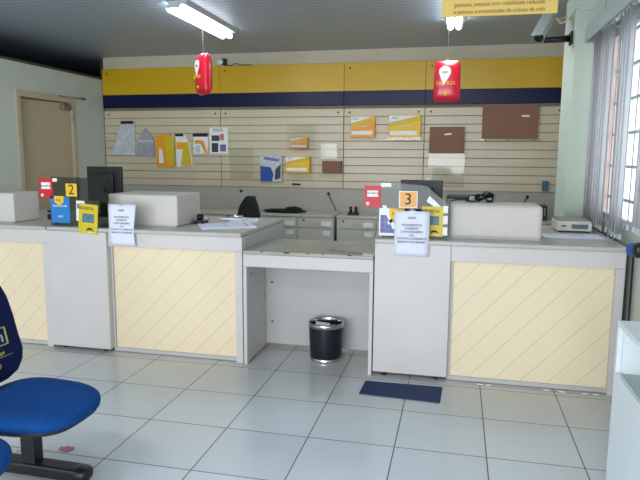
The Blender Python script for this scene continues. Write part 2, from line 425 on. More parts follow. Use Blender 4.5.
m.box(-1.22, -1.12, SY-.009, SY-.006, 1.66, 1.79, 'photo_dark'); m.box(-1.09, -1.0, SY-.009, SY-.006, 1.67, 1.77, 'photo_purple')
m.box(-1.09, -1.03, SY-.009, SY-.006, 1.83, 1.92, 'pink'); m.build('printed_blocks', t)

def pocket(x0, x1, z0, z1, label, top=None):
    m = MB(); top = top or z1
    m.box(x0, x1, SY-.13, SY-.126, z0, z1, 'acrylic_clear'); m.box(x0, x1, SY-.13, SY, z0, z0+.004, 'acrylic_clear')
    tag(m.build('acrylic_holder'), label, 'holder', 'clear acrylic holders on the slatwall')
def carton(name, label, x0, x1, z0, z1, dpt, kind):
    t = thing(name, label, 'box', ((x0+x1)/2, SY-dpt/2, z0))
    w_, h_ = x1-x0, z1-z0; y = SY-dpt-.004
    if kind in ('yellow', 'orange'):
        base = 'carton_yellow' if kind == 'yellow' else 'carton_orange'
        m = MB(); m.box(x0, x1, y, SY, z0, z1, base, bev=.004); m.build('carton_body', t)
        m = MB()
        m.prism([(x0+.004, z1-.01), (x1-.02*w_, z1-.01), (x1-.3*w_, z1-.12*h_), (x0+.004, z1-.34*h_)], y-.003, y, 'white')
        m.prism([(x0+.004, z1-.34*h_), (x1-.3*w_, z1-.12*h_), (x1-.004, z1-.02*h_), (x1-.004, z1-.2*h_), (x0+.004, z1-.52*h_)], y-.003, y, 'mag_yellow')
        m.box(x0+.04*w_, x1-.1*w_, y-.004, y, z0+.12*h_, z0+.30*h_, 'white')
        m.text('Sedex', h_*.12, (x0+.2*w_, y-.004, z1-.13*h_), 'ink_blue'); m.text('ENCOMENDA', h_*.09, (x0+.5*w_, y-.004, z0+.52*h_), 'white')
        m.build('printed_label', t)
    else:
        m = MB(); m.box(x0, x1, y, SY, z0, z1, 'carton_brown', bev=.004)
        m.box(x0+.002, x1-.002, y-.0015, y, z0+h_*.49, z0+h_*.505, 'carton_side'); m.build('carton_body', t)
        if kind == 'brown_label':
            m = MB(); m.box(x0+.70*w_, x0+.84*w_, y-.003, y, z0+.62*h_, z0+.67*h_, 'white')
            m.box(x0+.15*w_, x0+.27*w_, y-.003, y, z0+.86*h_, z0+.89*h_, 'wear'); m.build('printed_label', t)
        if kind == 'brown_tape':
            m = MB(); m.prism([(x0+.42*w_, z0+.68*h_), (x0+.62*w_, z0+.7*h_), (x0+.64*w_, z0+.76*h_), (x0+.44*w_, z0+.74*h_)], y-.003, y, 'white'); m.build('printed_label', t)
    return t
carton('small_carton', 'small orange and white flat carton inside the upper clear holder', 0.0, .235, 1.715, 1.875, .08, 'orange')
pocket(-.045, .36, 1.70, 2.04, 'clear acrylic holder around the small orange carton')
carton('small_carton', 'bright yellow carton directly under the small orange one', -.07, .27, 1.38, 1.605, .11, 'yellow')
carton('small_carton', 'small plain brown carton hung right of the bright yellow one', .45, .715, 1.385, 1.545, .09, 'brown')
pocket(.37, .66, 1.58, 1.78, 'clear acrylic holder above the small plain brown carton')
carton('carton', 'flat orange carton with white band, left of the pair high on the middle panel', .84, 1.17, 1.87, 2.155, .07, 'orange')
carton('carton', 'wider yellow carton with white band, right of the pair high on the middle panel', 1.36, 1.785, 1.86, 2.165, .09, 'yellow')
pocket(1.33, 1.80, 1.83, 1.87, 'shallow clear tray lip holding the wider yellow carton')
carton('cardboard_box', 'medium brown cardboard box with a white mark, above the clear pocket', 1.905, 2.355, 1.665, 2.005, .09, 'brown_tape')
pocket(1.90, 2.37, 1.22, 1.655, 'large empty clear acrylic holder under the medium brown box')
carton('cardboard_box', 'largest brown cardboard box, high on the wall touching the navy band', 2.575, 3.26, 1.855, 2.292, .1, 'brown_label')
m = MB()
for x in (2.62, 2.9, 3.22): m.cyl((x, SY-.14, 1.835), (x, SY, 1.835), .008, 'chrome', n=8)
m.box(2.55, 3.3, SY-.14, SY-.13, 1.825, 1.845, 'acrylic_clear'); tag(m.build('shelf_bracket'), 'clear and chrome bracket rail under the largest brown box', 'bracket')
pocket(-.9, -.55, 1.30, 1.72, 'empty clear acrylic holder left of the blue packet')
t = thing('blue_packet', 'blue and white clear-wrapped packet hung on the slatwall', 'packet', (-.31, SY, 1.24))
m = MB(); m.box(-.475, -.145, SY-.05, SY, 1.24, 1.62, 'silver_bag', bev=.015); m.build('wrapper', t)
m = MB(); m.prism([(-.465, 1.25), (-.29, 1.25), (-.27, 1.36), (-.31, 1.45), (-.465, 1.47)], SY-.056, SY-.05, 'ink_blue')
m.prism([(-.25, 1.27), (-.17, 1.3), (-.16, 1.5), (-.24, 1.42)], SY-.055, SY-.05, 'photo_dark')
m.prism([(-.42, 1.56), (-.2, 1.53), (-.18, 1.57), (-.4, 1.6)], SY-.055, SY-.05, 'photo_purple'); m.build('printed_art', t)
m = MB(); m.cyl((.02, SY-.1, 1.22), (.14, SY-.1, 1.215), .012, 'black_plastic', n=8); m.cyl((.08, SY-.1, 1.22), (.08, SY, 1.22), .007, 'steel', n=8)
tag(m.build('display_hook'), 'small empty dark hook low on the slatwall under the bright yellow carton', 'hook')
m = MB(); m.box(3.36, 3.435, SY-.05, SY, 1.19, 1.315, 'socket_blue', bev=.006); tag(m.build('switch_box'), 'small blue grey switch box on the slatwall beside the column', 'switch')
# round white device on the fascia top
t = thing('alarm_sounder', 'small round white alarm in a black housing above the fascia, with a loose wire', 'alarm', (-1.06, BY, 2.88))
m = MB(); m.box(-1.04, -.98, BY-.04, BY+.028, 2.885, 2.975, 'black_plastic', bev=.01); m.build('housing', t)
m = MB(); m.cyl((-1.06, BY-.07, 2.93), (-1.06, BY-.02, 2.93), .042, 'white'); m.build('sounder_disc', t)
m = MB(); m.tube([(-1.0, BY-.03, 2.885), (-.9, BY-.03, 2.875), (-.84, BY-.03, 2.91), (-.76, BY-.03, 2.878), (-.6, BY-.03, 2.877)], .005, 'black_plastic', 6); m.build('wire', t)

# ------------------------------------------------------------------ back cabinets
def lock(m, x, y, z): m.cyl((x, y-.008, z), (x, y, z), .012, 'black_gloss', n=10)
def back_cabinet(x0, x1, label, units, top=.84):
    t = thing('back_cabinet', label, 'cabinet', ((x0+x1)/2, 3.3, 0), 'grey cabinets along the back wall')
    y0, y1 = 3.02, BY-.01
    m = MB(); m.box(x0, x1, y0+.02, y1, .06, top-.03, 'cabinet_grey'); m.box(x0+.02, x1-.02, y0+.05, y1, 0, .06, 'charcoal'); m.build('carcass', t)
    bx('worktop', t, x0, x1, y0-.01, y1, top-.03, top, 'cabinet_door', bev=.004)
    for a_, b_, kind in units:
        dr = bx('drawer', t, a_+.006, b_-.006, y0, y0+.02, top-.17, top-.04, 'cabinet_door', bev=.003)
        m = MB(); m.box((a_+b_)/2-.04, (a_+b_)/2+.04, y0-.02, y0, top-.115, top-.10, 'cabinet_grey', bev=.003); m.build('handle', dr)
        m = MB(); m.box(b_-.17, b_-.04, y0-.003, y0, top-.145, top-.085, 'white'); m.build('label_holder', dr)
        m = MB(); lock(m, a_+.09, y0, top-.07); m.build('keyhole', dr)
        dd = bx('door', t, a_+.006, b_-.006, y0, y0+.02, .08, top-.18, 'cabinet_door', bev=.003)
        m = MB(); m.box(b_-.15, b_-.05, y0-.003, y0, top-.27, top-.21, 'white'); m.build('label_holder', dd)
        m = MB(); lock(m, b_-.07, y0, top-.37); m.build('lock', dd)
back_cabinet(-1.35, -.34, 'grey cabinet far behind the left attendant box, mostly hidden by it', [(-1.35, -.85, 0), (-.85, -.34, 0)])
back_cabinet(-.335, .72, 'grey cabinet seen over the low desk, carrying the black cloth bag', [(-.335, .22, 0), (.22, .72, 0)])
back_cabinet(.755, 1.80, 'grey cabinet at the right end of the low desk, carrying the black stamp stand', [(.755, 1.28, 0), (1.28, 1.80, 0)])
back_cabinet(1.82, 3.58, 'long grey cabinet behind the right-hand counter, beneath the brown boxes', [(1.82, 2.35, 0), (2.35, 2.88, 0), (2.88, 3.58, 0)])
m = MB(); m.blob((-.02, 3.2, .868), (.30, .09, .026), 'black_cloth', .8, 24, 8, .12); m.blob((.12, 3.18, .89), (.12, .06, .04), 'black_cloth', 1, 14, 8, .15)
tag(m.build('cloth_bag'), 'flat crumpled black cloth bag lying on the back cabinet', 'bag')
t = thing('stamp_stand', 'small black double stamp stand on the back cabinet', 'stamp stand', (.955, 3.15, .84))
bx('base', t, .885, 1.03, 3.1, 3.2, .84, .875, 'black_plastic', bev=.006)
for x in (.92, .99):
    m = MB(); m.cyl((x, 3.15, .875), (x, 3.15, .93), .024, 'black_plastic', r1=.018); m.blob((x, 3.15, .935), (.024, .024, .02), 'black_plastic', 1, 12, 8); m.build('stamp', t)
def wall_cable(label, pts):
    m = MB(); m.cyl((pts[0][0], BY-.02, pts[0][2]), (pts[0][0], BY, pts[0][2]), .02, 'black_plastic', n=10)
    if len(pts) > 1: m.tube(pts, .006, 'black_plastic', 6)
    tag(m.build('wall_cable'), label, 'cable')
wall_cable('thin wire hanging from a black grommet in the back wall between the cabinets', [(.52, BY-.015, 1.09), (.56, BY-.02, 1.0), (.62, BY-.03, .9), (.64, BY-.05, .845)])
wall_cable('small black grommet in the grey back wall behind the office chair', [(-.78, BY-.012, 1.10)])
wall_cable('curved black wire and grommet in the back wall near the column', [(3.19, BY-.012, 1.1), (3.15, BY-.03, 1.03), (3.12, BY-.06, .95), (3.1, BY-.08, .845)])
t = thing('paper_tray', 'two tier black paper tray on the back cabinet beside the column', 'tray', (3.2, 3.25, .84))
for z in (.86, 1.0): bx('tray_shelf', t, 3.02, 3.38, 3.1, 3.4, z, z+.02, 'charcoal', bev=.004)
m = MB()
for x in (3.03, 3.37):
    for y in (3.11, 3.39): m.box(x-.008, x+.008, y-.008, y+.008, .84, 1.02, 'charcoal')
m.build('post', t)

# office chair behind the counter
t = thing('office_chair', 'black office chair behind the counter with only its rounded backrest showing', 'office chair', (-.13, 1.55, 0))
R = Matrix.Translation((-.13, 1.55, 0)) @ Matrix.Rotation(math.radians(-42), 4, 'Z')
m = MB(); m.X = R
rings = []
for i in range(13):
    z = .62+.54*i/12; u = i/12; hw = .265*(1-max(0, (u-.55)/.45)**2.2*.75); yc = .20+.05*u
    rings.append([(hw*math.cos(a)*1.0, yc-.03*math.cos(a)**2+.035*math.sin(a), z) for a in [2*PI*k/20 for k in range(20)]])
m.loft(rings, 'black_cloth'); m.build('backrest', t)
m = MB(); m.X = R; m.blob((0, 0, .52), (.25, .24, .045), 'black_cloth', .6); m.build('seat', t)
m = MB(); m.X = R; m.box(-.03, .03, .18, .22, .5, .75, 'black_plastic'); m.box(-.03, .03, 0, .2, .47, .49, 'black_plastic'); m.build('back_bracket', t)
m = MB(); m.X = R; m.cyl((0, 0, .1), (0, 0, .48), .03, 'black_plastic'); m.build('gas_post', t)
for k in range(5):
    a = 2*PI*k/5; m = MB(); m.X = R; m.cyl((0, 0, .11), (.28*math.cos(a), .28*math.sin(a), .07), .022, 'black_plastic', r1=.014)
    m.cyl((.28*math.cos(a)-.01, .28*math.sin(a), .03), (.28*math.cos(a)+.01, .28*math.sin(a), .03), .03, 'black_plastic'); m.build('leg', t)

# ------------------------------------------------------------------ service counters
CT = 1.03
def counter(x0, x1, label, crm, yf=-.42, back=.83, out=.025):
    """front grey pilaster at its left, then a recessed cream board, then a narrow stile"""
    t = thing('service_counter', label, 'counter', ((x0+x1)/2, .2, 0), 'white service counters with cream boarded fronts')
    px = x0+.54
    m = MB(); m.box(x0+.01, x1-.01, -.34, back-.03, .03, CT-.03, 'laminate_shade'); m.build('carcass', t)
    bx('pilaster', t, x0, px, yf-out, -.33, .03, CT-.032, 'laminate', bev=.006)
    bx('top_rail', t, px+.001, x1, yf, -.33, .885, CT-.032, 'laminate', bev=.004)
    bx('stile', t, x1-.055, x1, yf, -.33, .0, .884, 'laminate', bev=.004)
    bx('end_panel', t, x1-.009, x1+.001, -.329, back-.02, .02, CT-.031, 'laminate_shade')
    m = MB(); m.box(px+.001, x1-.056, -.372, -.341, .035, .884, crm); m.build('cream_board', t)
    m = MB(); m.box(px+.001, x1-.056, -.385, -.341, .005, .034, 'laminate_shade'); m.box(px+.001, px+.018, -.39, -.373, .035, .884, 'laminate_shade'); m.build('board_edging', t)
    bx('countertop', t, x0, x1+.002, yf-.027, back, CT-.03, CT, 'laminate_top', bev=.007)
    for x, y in ((x0+.08, -.38), (px-.08, -.38), (x0+.1, .6), (x1-.1, .6)):
        m = MB(); m.cyl((x, y, 0), (x, y, .03), .02, 'charcoal', n=10); m.build('foot', t)
    return t
counter(-2.66, -.983, 'service counter behind the blue seats, cut off by the left photo edge', 'cream_panel_left')
counter(-.97, .708, 'middle service counter with cream boarded front, left of the low desk', 'cream_panel_left', back=.70)
counter(1.725, 3.40, 'right-hand service counter with cream boarded front, between the low desk and the window wall', 'cream_panel', out=.002)

# low open desk between them
t = thing('low_desk', 'low open white desk joining the two counters, with the bin under it', 'desk', (1.22, -.1, 0))
m = MB(); m.box(.716, 1.718, -.43, .27, .872, .90, 'desk_top', bev=.005)
for i in range(9):
    x = random.choice([random.uniform(.95, 1.35), random.uniform(.8, 1.7)]); w_ = random.uniform(.008, .022)
    m.box(x, x+w_, -.4335, -.424, .893-random.uniform(0, .004), .9012, 'wear')
m.build('desktop', t)
bx('apron', t, .717, 1.717, -.425, -.40, .775, .871, 'laminate', bev=.004)
bx('side_panel', t, .717, .745, -.40, .26, .012, .871, 'laminate', bev=.003)
bx('side_panel', t, 1.69, 1.717, -.40, .26, .012, .871, 'laminate', bev=.003)
bx('front_post', t, .717, .745, -.425, -.401, .0, .774, 'laminate', bev=.003)
bx('front_post', t, 1.69, 1.717, -.425, -.401, .0, .774, 'laminate', bev=.003)
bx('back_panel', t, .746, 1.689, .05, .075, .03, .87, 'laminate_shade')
m = MB()
for x, y, z in ((.747, -.32, .70), (.80, .048, .56), (.80, .048, .22), (.747, .0, .45)):
    if x < .75: m.cyl((x, y, z), (x-.002, y, z), .010, 'wear', n=8)
    else: m.cyl((x, y, z), (x, y+.003, z), .010, 'wear', n=8)
m.build('screw_hole', t)
m = MB(); m.box(1.63, 1.715, -.41, -.34, .9005, .903, 'white'); m.tube([(1.35, -.25, .903), (1.45, -.30, .903), (1.63, -.36, .903)], .002, 'wear', 5)
tag(m.build('white_sticker'), 'small white sticker with a thin thread at the right corner of the low desk', 'sticker')

# attendant boxes on the counters
def abox(x0, x1, y0, y1, z1, label, bev=.03):
    m = MB(); m.box(x0, x1, y0, y1, CT+.001, z1, 'box_white', bev=bev, seg=4)
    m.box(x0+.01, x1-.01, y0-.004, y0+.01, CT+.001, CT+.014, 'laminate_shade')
    t = m.build('equipment_cover'); tag(t, label, 'cover', 'white equipment covers on the counters')
abox(2.242, 2.885, -.25, .08, 1.278, 'long white rounded box cover on the right-hand counter beside the panel numbered 3')
abox(-.555, .072, -.2, .26, 1.29, 'long white box cover on the middle counter with the notice taped to its left end', .015)
abox(-2.05, -1.39, -.3, .03, 1.285, 'white box cover at the left photo edge on the left-hand counter', .015)

# acrylic screens + cards
def screen(poly, label, y=-.36):
    t = thing('acrylic_screen', label, 'screen', (sum(p[0] for p in poly)/len(poly), y, CT))
    m = MB(); m.prism(poly, y, y+.007, 'acrylic'); m.build('panel', t)
    m = MB(); xl = min(p[0] for p in poly); zt = max(p[1] for p in poly)
    m.box(xl, xl+.075, y-.003, y, zt-.04, zt-.012, 'white'); m.build('sticker', t)
    xr = max(p[0] for p in poly)
    bx('foot', t, xl+.03, xl+.06, y-.001, y+.03, CT, CT+.02, 'acrylic_clear'); bx('foot', t, xr-.08, xr-.05, y-.001, y+.03, CT, CT+.02, 'acrylic_clear')
    return t
screen([(-.985, CT), (-.45, CT), (-.447, 1.29), (-.61, 1.425), (-.965, 1.432)], 'grey tinted clear screen numbered 2 on the middle counter, corner cut off')
t3 = screen([(1.765, CT), (2.235, CT), (2.235, 1.28), (2.075, 1.41), (1.752, 1.438)], 'clear screen numbered 3 on the right-hand counter, corner cut off')
m = MB()
for z0, z1 in ((1.06, 1.12), (1.14, 1.2), (1.22, 1.27)): m.box(2.195, 2.232, -.363, -.360, z0, z1, 'white')
m.prism([(2.08, 1.3), (2.2, 1.22), (2.19, 1.26), (2.1, 1.34)], -.363, -.360, 'white')
o = m.build('edge_tape', t3)
def numcard(x0, x1, z0, z1, n, mt, label):
    t = thing('number_sign', label, 'sign', ((x0+x1)/2, -.37, z0))
    bx('plate', t, x0, x1, -.372, -.3602, z0, z1, 'black_plastic' if n == '2' else 'steel')
    m = MB(); m.box(x0+.006, x1-.006, -.3735, -.372, z0+.006, z1-.006, mt); m.build('card', t)
    m = MB(); m.text(n, .115, ((x0+x1)/2, -.3745, (z0+z1)/2), 'ink'); m.build('numeral', t)
numcard(-.83, -.715, 1.268, 1.385, '2', 'card_yellow', 'square yellow sign with the numeral 2 on the left screen')
numcard(1.885, 2.018, 1.25, 1.372, '3', 'card_orange', 'square orange sign with the numeral 3 on the right screen')
def redcard(x0, x1, z0, z1, label):
    t = thing('red_card', label, 'card', ((x0+x1)/2, -.37, z0))
    bx('card', t, x0, x1, -.3665, -.3602, z0, z1, 'card_red')
    m = MB(); m.box(x0+.02, x1-.02, -.3685, -.3665, z0+.075, z1-.035, 'white')
    m.text('RECARGA', .02, ((x0+x1)/2, -.3695, z0+.1), 'ink'); m.cyl((x0+.025, -.3685, z0+.025), (x0+.025, -.3665, z0+.025), .014, 'white', n=10); m.build('printed_panel', t)
redcard(1.635, 1.755, 1.25, 1.405, 'red card with white panel at the left edge of the right counter screen')
redcard(-1.075, -.95, 1.255, 1.42, 'red card with white panel above the bright blue flyer')
# flyers
def flyer(name, label, x0, x1, z0, z1, base, art, y=-.3665, tilt=0):
    t = thing(name, label, 'flyer' if name == 'flyer' else 'magazine', ((x0+x1)/2, y, z0))
    X = Matrix.Translation(((x0+x1)/2, 0, (z0+z1)/2)) @ Matrix.Rotation(tilt, 4, 'Y') @ Matrix.Translation((-(x0+x1)/2, 0, -(z0+z1)/2))
    m = MB(); m.X = X; m.box(x0, x1, y, y+.004, z0, z1, base); m.build('sheet', t)
    m = MB(); m.X = X; art(m, x0, x1, z0, z1, y); m.build('printed_art', t)
def art_blue(m, x0, x1, z0, z1, y):
    w_ = x1-x0; c = x0+.45*w_
    m.prism([(c-.04, z1+.0), (c+.045, z1+.0), (c+.045, z1-.05), (c, z1-.08), (c-.04, z1-.05)], y-.003, y, 'card_yellow')
    m.text('PAC', .025, (c, y-.004, z1-.035), 'ink')
    m.text('Encomendas', .026, ((x0+x1)/2, y-.002, z0+.14), 'white'); m.text('aqui', .03, ((x0+x1)/2, y-.002, z0+.055), 'white')
def art_mag(m, x0, x1, z0, z1, y):
    w_ = x1-x0; h_ = z1-z0
    m.text('REVISTA', .035, (x0+.4*w_, y-.002, z1-.035), 'ink')
    m.box(x0+.2*w_, x1-.18*w_, y-.002, y, z0+.38*h_, z0+.68*h_, 'photo_blue')
    m.prism([(x0+.4*w_, z0+.08*h_), (x0+.5*w_, z0+.2*h_), (x0+.7*w_, z0+.2*h_), (x0+.85*w_, z0+.08*h_), (x0+.7*w_, z0+.13*h_), (x0+.55*w_, z0+.13*h_)], y-.002, y, 'ink')
    m.box(x0+.5*w_, x1-.02, y-.002, y, z0+.01, z0+.06*h_, 'white')
def art_small(m, x0, x1, z0, z1, y):
    m.box(x0+.01, x1-.01, y-.002, y, z0+.1, z0+.14, 'ink_blue'); m.text('AR', .03, ((x0+x1)/2, y-.002, z1-.03), 'ink')
def art_photo(m, x0, x1, z0, z1, y):
    m.box(x0+.01, x1-.01, y-.002, y, z0+.02, z1-.05, 'photo_purple'); c = x0+.12
    m.prism([(x0+.02, z0+.22), (x0+.05, z0+.22), (x0+.13, z0+.05), (x0+.10, z0+.05)], y-.003, y-.002, 'white')
    m.prism([(x0+.06, z0+.1), (x0+.14, z0+.17), (x0+.15, z0+.15), (x0+.07, z0+.08)], y-.003, y-.002, 'white')
    m.prism([(c-.045, z1), (c+.06, z1), (c+.06, z1-.06), (c, z1-.1), (c-.045, z1-.06)], y-.005, y-.003, 'card_yellow'); m.text('PAC', .03, (c, y-.006, z1-.04), 'ink')
flyer('flyer', 'bright blue flyer with a yellow shield, low on the left screen', -.975, -.80, 1.055, 1.275, 'card_blue', art_blue)
flyer('flyer', 'small narrow white card between the blue flyer and the yellow magazine', -.74, -.665, 1.075, 1.24, 'white', art_small, tilt=.05)
flyer('magazine', 'yellow magazine cover hanging tilted over the edge of the middle counter', -.66, -.49, .985, 1.222, 'mag_yellow', art_mag, y=-.456, tilt=.08)
flyer('flyer', 'purple and white picture flyer with a yellow shield, low on the screen numbered 3', 1.745, 1.92, 1.045, 1.245, 'white', art_photo)
flyer('magazine', 'yellow magazine cover behind the white notice on the screen numbered 3', 2.05, 2.2, 1.052, 1.265, 'mag_yellow', art_mag, y=-.366)
# taped notices
def notice(x0, x1, z0, z1, y, label, bend=0, lines=None):
    t = thing('paper_notice', label, 'notice', ((x0+x1)/2, y, z0))
    b = bmesh.new(); n = 10; V = []
    for j in range(n+1):
        z = z0+(z1-z0)*j/n; row = []
        for i in range(7):
            x = x0+(x1-x0)*i/6+.012*bend*math.sin(j/n*PI*1.5)*(i/6)
            row.append(b.verts.new((x, y+.004*math.sin(j/n*PI)*bend, z)))
        V.append(row)
    for j in range(n):
        for i in range(6): b.faces.new((V[j][i], V[j][i+1], V[j+1][i+1], V[j+1][i]))
    m = MB(); m.merge(b, 'paper_white', True); o = m.build('sheet', t)
    sm = o.modifiers.new('solid', 'SOLIDIFY'); sm.thickness = .0012
    m = MB(); cx = (x0+x1)/2; h_ = z1-z0; w_ = x1-x0
    rows = [(.15, 'AVISO', .026, 1), (.31, 'PAGAMENTOS', .024, 1.1), (.385, 'SOMENTE', .024, 1.1), (.46, 'COM DINHEIRO', .024, 1.1), (.535, 'OU', .024, 1.1), (.61, 'CONTA CORRENTE', .024, 1.2), (.685, 'BANCO DO BRASIL', .024, 1.15)]
    for f, s_, sz, sx in rows: m.text(s_, sz*w_/.25*.95, (cx, y-.004, z1-f*h_), 'ink', sx=sx*.88)
    m.build('printed_text', t)
    m = MB(); m.box(cx-.02, cx+.02, y-.0035, y-.0015, z1-.012, z1+.012, 'acrylic_clear'); m.build('tape', t)
notice(1.866, 2.110, .915, 1.235, -.4473, 'white printed notice sheet on the right-hand counter under the number 3 sign')
notice(-.395, -.168, .90, 1.228, -.4473, 'white printed notice sheet hung at the left end of the middle box cover', bend=-.8)

# papers and small things on the middle counter
def sheet(name, cx, cy, w_, h_, rot, z, label, mt='paper_white', th=.003):
    m = MB(); m.X = Matrix.Translation((cx, cy, z)) @ Matrix.Rotation(rot, 4, 'Z')
    m.box(-w_/2, w_/2, -h_/2, h_/2, 0, th, mt)
    m.box(-w_/2+.03, w_/2-.1, h_/2-.06, h_/2-.05, th, th+.0005, 'ink_blue'); m.box(-w_/2+.03, w_/2-.06, -.01, -.005, th, th+.0005, 'ink_blue')
    tag(m.build(name), label, 'paper')
sheet('paper_stack', .44, -.05, .32, .44, math.radians(-60), CT+.001, 'stack of white papers at the front right corner of the middle counter', th=.012)
sheet('paper_sheet', .42, .42, .25, .32, math.radians(15), CT+.001, 'loose white sheet behind the paper stack on the middle counter')
t = thing('tape_dispenser', 'small black tape dispenser beside the middle box cover', 'tape dispenser', (.13, .12, CT))
bx('base', t, .095, .175, .05, .19, CT, CT+.03, 'black_plastic', bev=.006)
m = MB(); m.cyl((.115, .11, CT+.055), (.155, .11, CT+.055), .03, 'black_gloss'); m.build('tape_roll', t)
m = MB(); m.tube([(.18, .12, CT+.01), (.2, .0, CT+.05), (.22, -.05, CT+.015)], .006, 'black_plastic', 6); m.cyl((.2, .02, CT+.035), (.25, .05, CT+.05), .006, 'steel', n=8)
tag(m.build('pen_cord'), 'black curled pen cord next to the paper stack', 'pen')
m = MB(); m.box(.22, .42, .35, .50, CT+.005, CT+.022, 'white', bev=.006); m.cyl((.25, .44, CT+.035), (.40, .44, CT+.035), .015, 'chrome', n=12)
tag(m.build('card_reader'), 'small white card reader with a shiny bar on the middle counter', 'card reader')

# monitors
def monitor(x0, x1, y, z0, z1, label, rz=0, base=None):
    cx = (x0+x1)/2; t = thing('computer_monitor', label, 'monitor', (cx, y, CT))
    X = Matrix.Translation((cx, y, 0)) @ Matrix.Rotation(rz, 4, 'Z'); w_ = (x1-x0)/2
    m = MB(); m.X = X; m.box(-w_, w_, -.02, .02, z0, z1, 'black_plastic', bev=.006); m.box(-w_*.6, w_*.6, -.045, -.02, z0+.05, z1-.06, 'black_plastic', bev=.01); m.build('housing', t)
    m = MB(); m.X = X; m.box(-w_+.015, w_-.015, .02, .022, z0+.02, z1-.015, 'black_gloss'); m.build('screen', t)
    m = MB(); m.X = X; m.box(-.03, .03, -.06, -.03, CT+.012, z0+.12, 'black_plastic', bev=.004); m.build('stand', t)
    m = MB(); m.X = X; m.box(-.12, .12, -.13, .07, CT, CT+.014, 'black_plastic', bev=.006); m.build('foot', t)
monitor(-1.20, -.835, .5, 1.17, 1.50, 'black flat monitor seen from behind, beyond the screen numbered 2')
monitor(1.835, 2.175, .3, 1.12, 1.425, 'black flat monitor behind the screen numbered 3')
m = MB()
for k in range(4):
    c = (2.41+.035*k, -.0+.01*k, 1.30); n = 22
    m.tube([(c[0]+.045*math.cos(2*PI*i/n), c[1]+.03*math.sin(2*PI*i/n), 1.288+.012*k+.02*math.sin(2*PI*i/n+k)**2) for i in range(n+1)], .011, 'black_gloss', 8)
m.box(2.37, 2.43, -.04, .02, 1.28, 1.335, 'black_gloss', bev=.01); m.box(2.50, 2.56, -.03, .03, 1.28, 1.325, 'black_gloss', bev=.014)
m.tube([(2.38, 0, 1.29), (2.34, -.02, 1.30), (2.28, -.04, 1.292), (2.25, -.02, 1.286)], .006, 'black_gloss', 6)
tag(m.build('cable_bundle', None, (2.46, 0, 1.279)), 'coiled bundle of glossy black cable on top of the right-hand box cover', 'cable')
t = thing('desktop_printer', 'low grey printer behind the right-hand box cover, left of the cable bundle', 'printer', (2.31, .5, CT))
bx('body', t, 2.20, 2.46, .38, .68, CT, 1.27, 'grey_plastic', bev=.015)
bx('lid', t, 2.205, 2.455, .40, .67, 1.27, 1.29, 'charcoal', bev=.006)
m = MB(); m.box(-1.30, -1.22, .0, .2, CT+.001, CT+.05, 'black_plastic', bev=.01); m.box(-1.29, -1.23, -.01, .19, CT+.065, CT+.085, 'black_plastic', bev=.006)
m.box(-1.29, -1.23, .16, .2, CT+.04, CT+.07, 'black_plastic'); tag(m.build('stapler'), 'black stapler on the counter right of the leftmost box cover', 'stapler')

# digital scale at right
t = thing('digital_scale', 'cream digital postal scale with grey display on the right-hand counter by the column', 'scale', (3.19, .5, CT))
m = MB(); m.prism([(.33, CT+.012), (.62, CT+.012), (.62, CT+.085), (.38, CT+.085), (.335, CT+.07)], 3.07, 3.33, 'scale_cream', axis='x', bev=.005); m.build('body', t)
m = MB(); m.box(3.18, 3.30, .326, .336, CT+.03, CT+.065, 'lcd'); m.box(3.105, 3.14, .327, .336, CT+.045, CT+.055, 'ink'); m.build('display', t)
m = MB(); m.box(3.08, 3.32, .40, .61, CT+.086, CT+.10, 'steel', bev=.004); m.build('platform', t)
m = MB()
for x in (3.10, 3.30):
    for y in (.36, .6): m.cyl((x, y, CT), (x, y, CT+.013), .014, 'black_plastic', n=10)
m.build('foot', t)
sheet('paper_sheet', 3.14, .06, .42, .22, .05, CT+.001, 'white sheet lying in front of the digital scale')

# ------------------------------------------------------------------ blinds
t = thing('vertical_blind', 'grey vertical slat blind covering the window above the right-hand counter', 'blind', (3.38, -.7, CT+.01))
m = MB(); m.box(3.30, 3.315, -2.5, .965, 2.585, 2.705, 'valance', bev=.003); m.box(3.315, RX-.002, .95, .965, 2.585, 2.705, 'valance'); m.box(3.315, RX-.002, -2.5, .95, 2.69, 2.705, 'valance'); m.build('pelmet', t)
bx('headrail', t, 3.36, 3.40, -2.48, .94, 2.62, 2.66, 'frame_white')
y = .90; k = 0
while y > -2.45:
    if k in (8, 10, 15, 17): y -= .083; k += 1; continue
    m = MB(); ang = math.radians(90+((-13 if (-.50 < y < -.24 or .05 < y < .33) else -42)+random.uniform(-3, 3)))
    m.X = Matrix.Translation((3.39, y, 0)) @ Matrix.Rotation(ang, 4, 'Z')
    w_ = .048; ring = []
    zb = CT+.028+random.uniform(0, .015)+(.09 if y < -.4 else 0)
    m.loft([[( -w_, 0, z), (-w_*.5, .004, z), (0, .006, z), (w_*.5, .004, z), (w_, 0, z), (w_*.5, .002, z), (0, .004, z), (-w_*.5, .002, z)] for z in (zb, 2.62)], 'blind')
    m.box(-w_*.7, w_*.7, -.004, .008, zb-.004, zb+.03, 'frame_white')
    m.build('slat', t); y -= .083; k += 1
m = MB(); pts = []
y = .90
while y > -.4: pts += [(3.36, y, CT+.04), (3.36, y-.04, CT+.022)]; y -= .083
m.tube(pts, .004, 'charcoal', 5); m.build('bottom_chain', t)
m = MB(); m.tube([(3.345, -.06, 2.6), (3.35, -.08, 1.9), (3.35, -.1, CT+.02)], .004, 'grey_plastic', 6); m.build('pull_cord', t)
